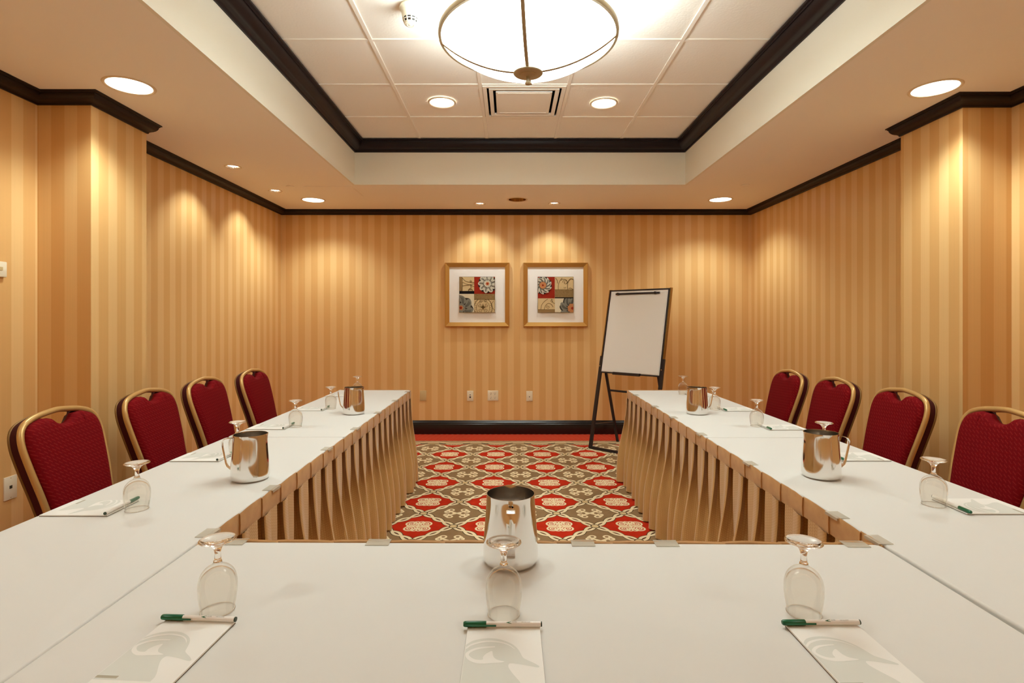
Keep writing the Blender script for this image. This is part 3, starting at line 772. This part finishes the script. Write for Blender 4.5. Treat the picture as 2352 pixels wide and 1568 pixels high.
LOOPO = [(-0.015, -0.0643), (-0.0315, -0.0654), (-0.0479, -0.0689), (-0.0602, -0.0778), (-0.0653, -0.0873), (-0.0608, -0.1002), (-0.0499, -0.1092), (-0.0385, -0.1127), (-0.0182, -0.1113), (0.0025, -0.1081), (-0.0106, -0.102), (-0.017, -0.0928), (-0.0193, -0.0786), (-0.025, -0.0816), (-0.0306, -0.0873), (-0.0344, -0.0947), (-0.0349, -0.102), (-0.0459, -0.102), (-0.0542, -0.0965), (-0.0592, -0.088), (-0.0542, -0.0797), (-0.043, -0.0728), (-0.029, -0.0693), (-0.0149, -0.0674)]
def make_pad():
    """origin at the middle of the pad's head edge; the pad runs to -y"""
    t = empty('notepad', (0, 0, 0))
    MB().box(-.0675, .0675, -.2, 0, .0010, .0042, bev=.0003).build('sheets', 'paper', t)
    MB().box(-.0680, .0680, -.2005, .0005, 0, .0010).build('backing_board', 'card', t)
    hd = crom2(HEAD[:23], 3)+HEAD[23:]
    MB().poly(hd, .00435).build('printed_duck', 'duck', t)
    MB().poly(crom2(ARC, 3), .00450).build('crown_stripe', 'paper', t)
    MB().poly(crom2(LOOPO, 3), .00450).build('cheek_patch', 'paper', t)
    MB().box(-.0663, -.030, -.1720, -.1660, .0042, .00452).build('printed_strip', 'strip', t)
    return t
def text(body, size, loc, rot, mat, parent):
    c = bpy.data.curves.new('printed_text', 'FONT'); c.body = body; c.size = size; c.resolution_u = 2
    tmp = bpy.data.objects.new('tmp_text', c); COL.objects.link(tmp); bpy.context.view_layer.update()
    me = bpy.data.meshes.new_from_object(tmp.evaluated_get(bpy.context.evaluated_depsgraph_get()))
    COL.objects.unlink(tmp); bpy.data.objects.remove(tmp); me.name = 'printed_text'; me.materials.clear(); me.materials.append(M[mat])
    o = bpy.data.objects.new('printed_text', me); COL.objects.link(o); o.parent = parent; o.location = loc; o.rotation_euler = rot
    return o
def make_pen():
    """lies along x with the cap at -x, resting at z=0"""
    t = empty('felt_pen', (0, 0, 0)); r = .0053
    rotx = Matrix.Translation((0, 0, r)) @ Matrix.Rotation(PI/2, 4, 'Y')
    def lat(prof, name, mat):
        b = MB(); b.lathe(prof, 24); b.v = [tuple(rotx @ Vector(p)) for p in b.v]; return b.build(name, mat, t, 35)
    lat([(0, -.0735), (.0036, -.0735), (.0049, -.0715), (.0053, -.066), (.00535, -.031), (.0050, -.0305), (0, -.0305)], 'cap', 'pen_green')
    MB().box(-.070, -.012, -.0066, -.0052, r-.0016, r+.0016, bev=.0005).build('pocket_clip', 'pen_green', t)
    lat([(0, -.031), (.0045, -.031), (.0046, .069), (.0048, .071), (0, .071)], 'barrel', 'pen_white')
    lat([(0, .0712), (.0044, .0712), (.0044, .0735), (0, .0737)], 'end_plug', 'pen_dark')
    zt = r+.0047
    tilt = -.55
    p = lambda x_, a: (x_, -.0048*math.sin(a), r+.0048*math.cos(a))
    MB().poly([(.006, 0), (.012, .0018), (.0165, .0024), (.0165, -.002), (.012, -.0016)], 0, fn=lambda a_, b_, c_: p(a_, .5-b_/.0048)).build('duck_emblem', 'pen_green', t)
    text('SUITES', .0028, p(.018, .45), (.45, 0, 0), 'ink', t)
    text('1-800-CALL-HOME', .0021, p(.034, .45), (.45, 0, 0), 'ink', t)
    return t
gob0, pit0, pad0, pen0 = make_goblet(), make_pitcher(), make_pad(), make_pen()
used = {}
def place(proto, x, y, z, rz, label, cat, group):
    if proto.name not in used:
        used[proto.name] = 1; proto.location = (x, y, z); proto.rotation_euler = (0, 0, rz); return tag(proto, label, cat, group)
    return dup(proto, (x, y, z), rz, label, group)
GG, PG, NG, EG = 'upturned water goblets', 'steel water pitchers', 'notepads with duck print', 'felt pens on the notepads'
def setting(gx_, gy_, px_, py_, rz, where, grz=0):
    place(gob0, gx_, gy_, TZ+.0005, grz, 'upside-down clear stemmed goblet '+where[0], 'glass', GG)
    place(pad0, px_, py_, TZ+.0005, rz, 'white notepad with pale duck print '+where[1], 'notepad', NG)
    off = Matrix.Rotation(rz, 3, 'Z') @ Vector((-.002, -.0045, 0))
    place(pen0, px_+off.x, py_+off.y, TZ+.0052, rz, 'white green-capped pen '+where[1].replace('at the', 'on the pad at the'), 'pen', EG)
# front table
setting(-.581, 1.084, -.590, 1.042, -.06, ('behind the pen on the left of the front table', 'at the left place of the front table'))
setting(-.011, 1.071, -.0105, 1.022, 0, ('in front of the steel pitcher on the front table', 'at the middle place of the front table'))
setting(.581, 1.074, .588, 1.028, .01, ('behind the pen on the right of the front table', 'at the right place of the front table'))
NM = ['nearest', 'second', 'third', 'fourth', 'farthest']
for k, (gy_, gx_, py_) in enumerate(((1.660, -1.136, 1.597), (2.324, -1.160, 2.21), (2.935, -1.153, 2.854), (3.524, -1.156, 3.436), (4.17, -1.164, 4.07))):
    w_ = '%s place of the left row' % NM[k]
    setting(gx_, gy_, -1.182, py_+.07, PI/2*-1 if False else -PI/2, ('at the '+w_, 'at the '+w_))
for k, (gy_, gx_, py_) in enumerate(((1.700, 1.325, 1.611), (2.305, 1.333, 2.217), (2.953, 1.342, 2.837), (3.50, 1.32, 3.42), (4.2, 1.34, 4.07))):
    w_ = '%s place of the right row' % NM[k]
    setting(gx_, gy_, 1.358, py_+.07, PI/2, ('at the '+w_, 'at the '+w_))
place(pit0, .003, 1.302, TZ+.0005, PI/2, 'tall steel pitcher at the middle of the front table', 'pitcher', PG)
place(pit0, -.94, 1.975, TZ+.0005, .12, 'steel pitcher on the near left table', 'pitcher', PG)
place(pit0, -.954, 3.341, TZ+.0005, .05, 'steel pitcher on the far left table', 'pitcher', PG)
place(pit0, 1.147, 2.003, TZ+.0005, PI-.12, 'steel pitcher on the near right table', 'pitcher', PG)
place(pit0, 1.152, 3.34, TZ+.0005, PI-.05, 'steel pitcher on the far right table', 'pitcher', PG)

# ================================================================== EASEL
def easel():
    fw = Vector((.743, -.669, 0)); bk = Vector((.669, .743, 0)); F = Vector((.825, 5.55, 0))
    t = empty('flipchart_easel', F, 0, 'black metal flip chart easel with a blank white pad by the back wall', 'easel')
    up = (Vector((0, 0, 1))+bk*.235)
    W_ = .69
    def Q(a, z_, d=0): return fw*a+up*z_+bk*d          # a across, z up, d behind
    zb_, ztp = .76, 1.625
    def slab(name, mat, a0, a1, z0, z1, d0, d1):
        vs = [Q(a, z_, d) for d in (d0, d1) for z_ in (z0, z1) for a in (a0, a1)]
        return MB().add(vs, [(0, 2, 3, 1), (4, 5, 7, 6), (0, 1, 5, 4), (2, 6, 7, 3), (0, 4, 6, 2), (1, 3, 7, 5)]).build(name, mat, t)
    slab('board', 'whiteboard', .02, W_-.02, zb_+.012, ztp-.012, -.004, .010)
    slab('paper_pad', 'paper', .03, W_-.03, zb_+.02, ztp-.03, -.010, -.004)
    slab('frame_rail', 'black_metal', 0.005, W_-.005, ztp-.014, ztp, -.008, .014)
    slab('frame_rail', 'black_metal', 0.005, W_-.005, zb_, zb_+.014, -.008, .014)
    slab('pad_tray', 'black_metal', .17, W_-.22, zb_-.006, zb_+.02, -.035, -.004)
    for a in (0, W_):
        s_ = 1 if a else -1
        slab('board_edge', 'easel_side', a-.008, a+.008, zb_+.1, ztp+.004, -.004, .030)
        slab('edge_strip', 'black_metal', a-.008-s_*.012, a+.008-s_*.012, zb_, ztp, -.009, .004)
        MB().tube([Q(a, .0, 0), Q(a, .93, .006)], .017, .011, 4, up=bk, square=True).build('leg', 'black_metal', t)
        MB().tube([Q(a*.86+.045, .79, .03), Q(a*.86+.045, .0, .03)+bk*.43-up*0], .012, .010, 4, up=bk, square=True).build('leg', 'black_metal', t)
        MB().tube([Q(a, .24, .0), Q(a*.86+.045, .22, .03+.285)], .008, .004, 4, square=True).build('side_brace', 'black_metal', t)
        MB().tube([Q(a, .83, -.013), Q(a, .83, -.018)], .006, n=10).build('bolt', 'chrome_can', t)
    MB().tube([Q(0, .012), Q(W_, .012)], .012, .012, 4, square=True).build('floor_bar', 'black_metal', t)
    zc = .57; dd = .03+.43*(1-zc/.79)
    MB().tube([Q(.045, zc, dd), Q(W_*.86+.045, zc, dd)], .011, .011, 8).build('cross_bar', 'black_metal', t)
    slab('clamp_bar', 'black_metal', .085, W_-.105, ztp-.052, ztp-.034, -.022, -.010)
    for a in (.115, W_-.15): MB().tube([Q(a, ztp-.043, -.010), Q(a, ztp-.043, -.032)], .014, n=14).build('clamp_knob', 'black_metal', t, 40)
    return t
easel()

# ================================================================== PICTURES
def spiral(cx, cy, r0, turns, a0, sg=1, n=22):
    return [(cx+r0*(1-k/n*.8)*math.cos(a0+sg*turns*2*PI*k/n), cy+r0*(1-k/n*.8)*math.sin(a0+sg*turns*2*PI*k/n)) for k in range(n+1)]
def col_mat(name, rgb): 
    M[name] = new_mat(name, lin(*rgb), .7, spec=.2); return name
for nm, c_ in (('art_red', (158, 40, 16)), ('art_tan', (214, 190, 142)), ('art_brown', (140, 112, 68)), ('art_brown2', (150, 122, 78)), ('art_black', (16, 8, 12)), ('art_cream', (224, 216, 188)),
               ('art_grey', (132, 132, 120)), ('art_line', (92, 70, 34)), ('art_pale', (206, 202, 184)), ('art_dark', (56, 52, 46)), ('art_orange', (196, 132, 84)), ('art_rust', (150, 50, 26))): col_mat(nm, c_)
bsdf(M['art_brown']); base(M['art_brown'], mixc(noise(60, 3), lin(116, 92, 54), lin(164, 136, 90)))
def clipr(pts, r):
    """clip polygon to rect r=(x0,x1,y0,y1)"""
    def cut(P, ins, inter):
        out = []
        for i in range(len(P)):
            a, b_ = P[i-1], P[i]
            if ins(b_):
                if not ins(a): out.append(inter(a, b_))
                out.append(b_)
            elif ins(a): out.append(inter(a, b_))
        return out
    def ix(v): return lambda a, b_: (v, a[1]+(b_[1]-a[1])*(v-a[0])/(b_[0]-a[0]))
    def iy(v): return lambda a, b_: (a[0]+(b_[0]-a[0])*(v-a[1])/(b_[1]-a[1]), v)
    for ins, it in ((lambda p: p[0] >= r[0], ix(r[0])), (lambda p: p[0] <= r[1], ix(r[1])), (lambda p: p[1] >= r[2], iy(r[2])), (lambda p: p[1] <= r[3], iy(r[3]))):
        if len(pts) >= 3: pts = cut(pts, ins, it)
    return pts
def picture(x0, x1, z0, z1, label, which):
    cx, cz = (x0+x1)/2, (z0+z1)/2; hw, hh = (x1-x0)/2, (z1-z0)/2
    t = empty('framed_print', (cx, YB, cz), 0, label, 'framed picture', 'framed prints on the back wall')
    FWd = .049
    # mitred bevelled frame, four rails
    pr = [(0, 0), (0, -.040), (.006, -.046), (.040, -.030), (FWd, -.026), (FWd, 0)]
    cor = [(-hw, -hh), (hw, -hh), (hw, hh), (-hw, hh)]; ins = [(1, 1), (-1, 1), (-1, -1), (1, -1)]
    for k in range(4):
        vs = []
        for q in (k, (k+1) % 4):
            for o_, d_ in pr: vs.append((cor[q][0]+ins[q][0]*o_, d_-.002, cor[q][1]+ins[q][1]*o_))
        n = len(pr)
        MB().add(vs, [(i, (i+1) % n, n+(i+1) % n, n+i) for i in range(n)]+[tuple(range(n)), tuple(range(n, 2*n))]).build('frame_rail', 'gold_frame', t)
    MB().box(-hw+.04, hw-.04, -.014, -.002, -hh+.04, hh-.04).build('mat_board', 'mat', t)
    A = .204                                           # half size of the print
    art = MB().box(-A, A, -.0144, -.014, -A, A).build('art_print', 'art_cream', t)
    lay = [.0]
    def flat(pts, mat, r=(-A, A, -A, A)):
        pts = clipr(pts, r)
        if len(pts) < 3: return
        lay[0] += .00003
        yy = -.01445-lay[0]
        MBs.setdefault(mat, MB()).poly(pts, yy, fn=lambda a_, b_, c_: (a_, c_, b_))
    def rect(a, b_, c_, d_, mat): flat([(a, c_), (b_, c_), (b_, d_), (a, d_)], mat)
    def line(pts, wd, mat, r=(-A, A, -A, A)):
        if 2 < len(pts) < 8: pts = crom2(pts, 5)
        for p, q in zip(pts, pts[1:]):
            dx, dy = q[0]-p[0], q[1]-p[1]; L_ = math.hypot(dx, dy) or 1; nx, ny = -dy/L_*wd/2, dx/L_*wd/2; ex, ey = dx/L_*wd*.3, dy/L_*wd*.3
            flat([(p[0]+nx-ex, p[1]+ny-ey), (q[0]+nx+ex, q[1]+ny+ey), (q[0]-nx+ex, q[1]-ny+ey), (p[0]-nx-ex, p[1]-ny-ey)], mat, r)
    MBs = {}
    def flower(fx, fy, R_, n, r, mp, md, twist=0.0, lobes=1):
        flat([(fx+R_*(.93+.07*math.cos(n*a_*2*PI/64+1))*math.cos(a_*2*PI/64), fy+R_*(.93+.07*math.cos(n*a_*2*PI/64+1))*math.sin(a_*2*PI/64)) for a_ in range(64)], md, r)
        for k in range(n):
            a = 2*PI*k/n+.2
            pet = []
            for q in range(17):
                tt = q/16; wdt = .52*(2*PI/n)*math.sin(PI*min(1, tt*.96+.04))**.7
                rr_ = R_*(.30+.70*tt); pet.append((rr_, a+twist*tt+wdt))
            for q in range(16, -1, -1):
                tt = q/16; wdt = .52*(2*PI/n)*math.sin(PI*min(1, tt*.96+.04))**.7
                rr_ = R_*(.30+.70*tt); pet.append((rr_, a+twist*tt-wdt))
            flat([(fx+p*math.cos(g_), fy+p*math.sin(g_)) for p, g_ in pet], mp, r)
            for dv in (-.16, 0, .16):
                line([(fx+R_*qq*math.cos(a+twist*(qq-.3)/.7+dv*2*PI/n*(1-qq*.3)), fy+R_*qq*math.sin(a+twist*(qq-.3)/.7+dv*2*PI/n*(1-qq*.3))) for qq in (.36, .52, .68, .84)], R_*.03, md, r)
        for k in range(n):                              # inner ring of small petals
            a = 2*PI*k/n+.5
            flat([(fx+R_*.26*math.cos(a)+R_*.13*math.cos(b_*PI/6), fy+R_*.26*math.sin(a)+R_*.13*math.sin(b_*PI/6)) for b_ in range(12)], mp if lobes else 'art_orange', r)
        flat([(fx+R_*(.19+.03*math.cos(b_*PI/2))*math.cos(b_*PI/12), fy+R_*(.19+.03*math.cos(b_*PI/2))*math.sin(b_*PI/12)) for b_ in range(24)], 'art_orange', r)
        flat([(fx+R_*.11*math.cos(b_*PI/8), fy+R_*.11*math.sin(b_*PI/8)) for b_ in range(16)], 'art_rust', r)
    if which == 0:
        sx_, sz = -.034, .009                          # panel cross
        q1, q2, q3, q4 = (-A, sx_, sz, A), (sx_, A, sz, A), (-A, sx_, -A, sz), (sx_, A, -A, sz)
        rect(*q1, 'art_tan'); rect(-A, -A+.028, sz+.03, A, 'art_brown2'); rect(-A, sx_, sz, sz+.034, 'art_black')
        r1 = (-A+.028, sx_, sz+.034, A)
        line([(-.17, .19), (-.14, .16), (-.1, .145), (-.07, .142), (-.034, .14)], .006, 'art_line', r1)
        line([(-.165, .14), (-.13, .125), (-.09, .115), (-.034, .125)], .005, 'art_line', r1)
        line([(-.17, .10), (-.13, .108), (-.09, .112), (-.06, .105), (-.034, .09)], .005, 'art_line', r1)
        line([(-.172, .2), (-.17, .1), (-.174, .04)], .006, 'art_line', r1)
        line(spiral(-.088, .045, .038, .55, -.2), .006, 'art_line', r1); line(spiral(-.088, .045, .02, .9, 0), .004, 'art_line', r1)
        line(spiral(-.07, .155, .014, 1.1, 2), .004, 'art_line', r1); line(spiral(-.07, .095, .014, 1.1, 4), .004, 'art_line', r1)
        rect(*q2, 'art_red'); flower(.118, .125, .11, 9, q2, 'art_pale', 'art_dark', .12)
        rect(*q3, 'art_cream'); flower(-.186, -.15, .145, 7, q3, 'art_grey', 'art_dark', .5)
        rect(*q4, 'art_tan'); rect(sx_, A, sz-.064, sz, 'art_brown'); r4 = (sx_, A, -A, sz-.066)
        line([(sx_, sz-.066), (A, sz-.066)], .005, 'art_line')
        line([(.068+.105*math.cos(a_*PI/20), -.15+.11*math.sin(a_*PI/20)) for a_ in range(-8, 29)], .006, 'art_line', r4)
        line([(.068+.075*math.cos(a_*PI/20), -.15+.08*math.sin(a_*PI/20)) for a_ in range(-8, 29)], .004, 'art_line', r4)
        for sg in (-1, 1):
            line(spiral(.068+sg*.042, -.125, .022, 1.2, PI/2, sg), .004, 'art_line', r4); line(spiral(.068+sg*.036, -.182, .024, 1.2, -PI/2, -sg), .004, 'art_line', r4)
            line(spiral(.068+sg*.028, -.075, .018, 1.1, 0, sg), .004, 'art_line', r4)
            line([(.19, -.07), (.16, -.12), (.2, -.18)], .004, 'art_line', r4)
            for k in range(6): line([(.068+sg*.078, -.19+k*.022), (.068+sg*.096, -.186+k*.022)], .003, 'art_line', r4)
        flat([(.068, -.1), (.076, -.13), (.1, -.145), (.076, -.152), (.068, -.175), (.06, -.152), (.036, -.145), (.06, -.13)], 'art_line', r4)
    else:
        sx_, sz = -.008, -.042
        q1, q2, q3, q4 = (-A, sx_, sz, A), (sx_, A, sz, A), (-A, sx_, -A, sz), (sx_, A, -A, sz)
        rect(*q1, 'art_red'); flower(-.145, .108, .105, 10, q1, 'art_pale', 'art_dark', .8, 0)
        rect(*q2, 'art_tan'); rect(sx_, A, sz+.012, sz+.1, 'art_brown'); rect(sx_, A, sz, sz+.012, 'art_black'); r2 = (sx_, A, sz+.1, A)
        line([(sx_, sz+.1), (A, sz+.1)], .004, 'art_line')
        line(spiral(.11, .14, .03, 1.3, PI, -1), .005, 'art_line', r2); line(spiral(.11, .13, .058, .5, PI*.8, -1), .004, 'art_line', r2)
        line([(.03, .06), (.03, .1), (.045, .15), (.075, .19)], .005, 'art_line', r2); line([(0, .19), (.02, .16), (.022, .13)], .005, 'art_line', r2)
        line([(.14, .06), (.135, .1), (.145, .15), (.17, .18), (.2, .175)], .006, 'art_line', r2); line([(.15, .07), (.17, .075), (.2, .06)], .005, 'art_line', r2)
        line(spiral(.11, .085, .014, .6, PI), .004, 'art_line', r2)
        rect(*q3, 'art_tan'); rect(-A, sx_, -A, -A+.034, 'art_brown2'); r3 = (-A, sx_, -A+.034, sz)
        line([(-A, -A+.034), (sx_, -A+.034)], .004, 'art_line')
        line([(-.17, -.17), (-.16, -.12), (-.13, -.08), (-.09, -.05)], .005, 'art_line', r3); line([(-.13, -.17), (-.115, -.125), (-.085, -.1), (-.05, -.11), (-.03, -.14)], .005, 'art_line', r3)
        line(spiral(-.085, -.14, .022, 1.2, 2), .004, 'art_line', r3); line([(-.05, -.05), (-.03, -.09), (-.008, -.1)], .004, 'art_line', r3); line(spiral(-.04, -.075, .02, .9, 1), .004, 'art_line', r3)
        rect(*q4, 'art_cream'); flower(.192, -.155, .148, 8, q4, 'art_grey', 'art_dark', -.6, 0)
    for a, b_, c_, d_ in ((-A, A, A-.003, A), (-A, A, -A, -A+.003), (-A, -A+.003, -A, A), (A-.003, A, -A, A)): rect(a, b_, c_, d_, 'art_line')
    nm = {'art_red': 'red_ground', 'art_tan': 'tan_ground', 'art_brown': 'brown_band', 'art_brown2': 'brown_border', 'art_black': 'black_band', 'art_cream': 'cream_ground', 'art_grey': 'grey_petals', 'art_line': 'ironwork_lines',
          'art_pale': 'pale_petals', 'art_dark': 'petal_shading', 'art_orange': 'flower_centre', 'art_rust': 'flower_eye'}
    for mt, bb in MBs.items(): bb.build(nm[mt], mt, art)
picture(-.736, -.001, 1.232, 1.962, 'gold framed flower print with the red panel at its upper right', 0)
picture(.160, .896, 1.232, 1.962, 'gold framed flower print with the red panel at its upper left', 1)

# ================================================================== WALL PLATES
def plate(loc, rz, w_, h_, label, kind, mat='white_plastic', group='wall plates'):
    t = empty('wall_plate', loc, rz, label, 'wall plate', group)
    MB().box(-w_/2, w_/2, -.007, .001, -h_/2, h_/2, bev=.003).build('cover', mat, t, 40)
    def hole(x_, z_, a, b_): MB().box(x_-a, x_+a, -.0078, -.006, z_-b_, z_+b_).build('opening', 'slot', t)
    def screw(z_): MB().lathe([(0, .0006), (.003, .0006), (.003, -.001), (0, -.001)], 12).build('screw', 'grey_plastic', t).matrix_local = Matrix.Translation((0, -.007, z_)) @ Matrix.Rotation(PI/2, 4, 'X')
    if kind != 'outlet': screw(h_*.42); screw(-h_*.42)
    if kind == 'jacks': hole(0, .012, .006, .005); hole(0, -.014, .0085, .009)
    if kind == 'jack': hole(0, .004, .008, .008)
    if kind == 'coax':
        hole(0, -.008, .005, .005)
    if kind == 'outlet':
        for ox_ in (-.023, .023):
            rc = MB().box(ox_-.016, ox_+.016, -.0085, -.006, -.045, .045, bev=.001).build('receptacle', mat, t)
            b = MB()
            for oz in (.022, -.022):
                b.box(ox_-.007, ox_-.0045, -.0092, -.008, oz, oz+.01); b.box(ox_+.0045, ox_+.007, -.0092, -.008, oz, oz+.01); b.box(ox_-.003, ox_+.003, -.0092, -.008, oz-.013, oz-.007)
            b.build('socket_slots', 'slot', rc)
    return t
zp = .44
plate((-.99, YB, zp), 0, .075, .118, 'blank almond wall plate, leftmost on the back wall', 'blank', 'grey_plastic')
plate((-.45, YB, zp-.003), 0, .072, .118, 'ivory wall plate with two black jacks on the back wall', 'jacks')
plate((-.189, YB, zp), 0, .122, .118, 'double ivory power outlet on the back wall', 'outlet')
plate((.23, YB, zp-.005), 0, .072, .116, 'ivory coaxial plate, rightmost on the back wall', 'coax')
plate((XL, 2.88, .425), PI/2, .075, .122, 'ivory network jack plate low on the left wall', 'jack')
t = empty('thermostat', (XL, 2.80, 1.575), PI/2, 'white wall control cut off by the left edge of the photo', 'wall control')
MB().box(-.045, .045, -.02, .001, -.04, .04, bev=.004).build('housing', 'white_plastic', t, 40)
MB().box(-.02, .02, -.022, -.018, -.006, .012, bev=.001).build('display_window', 'grey_plastic', t)
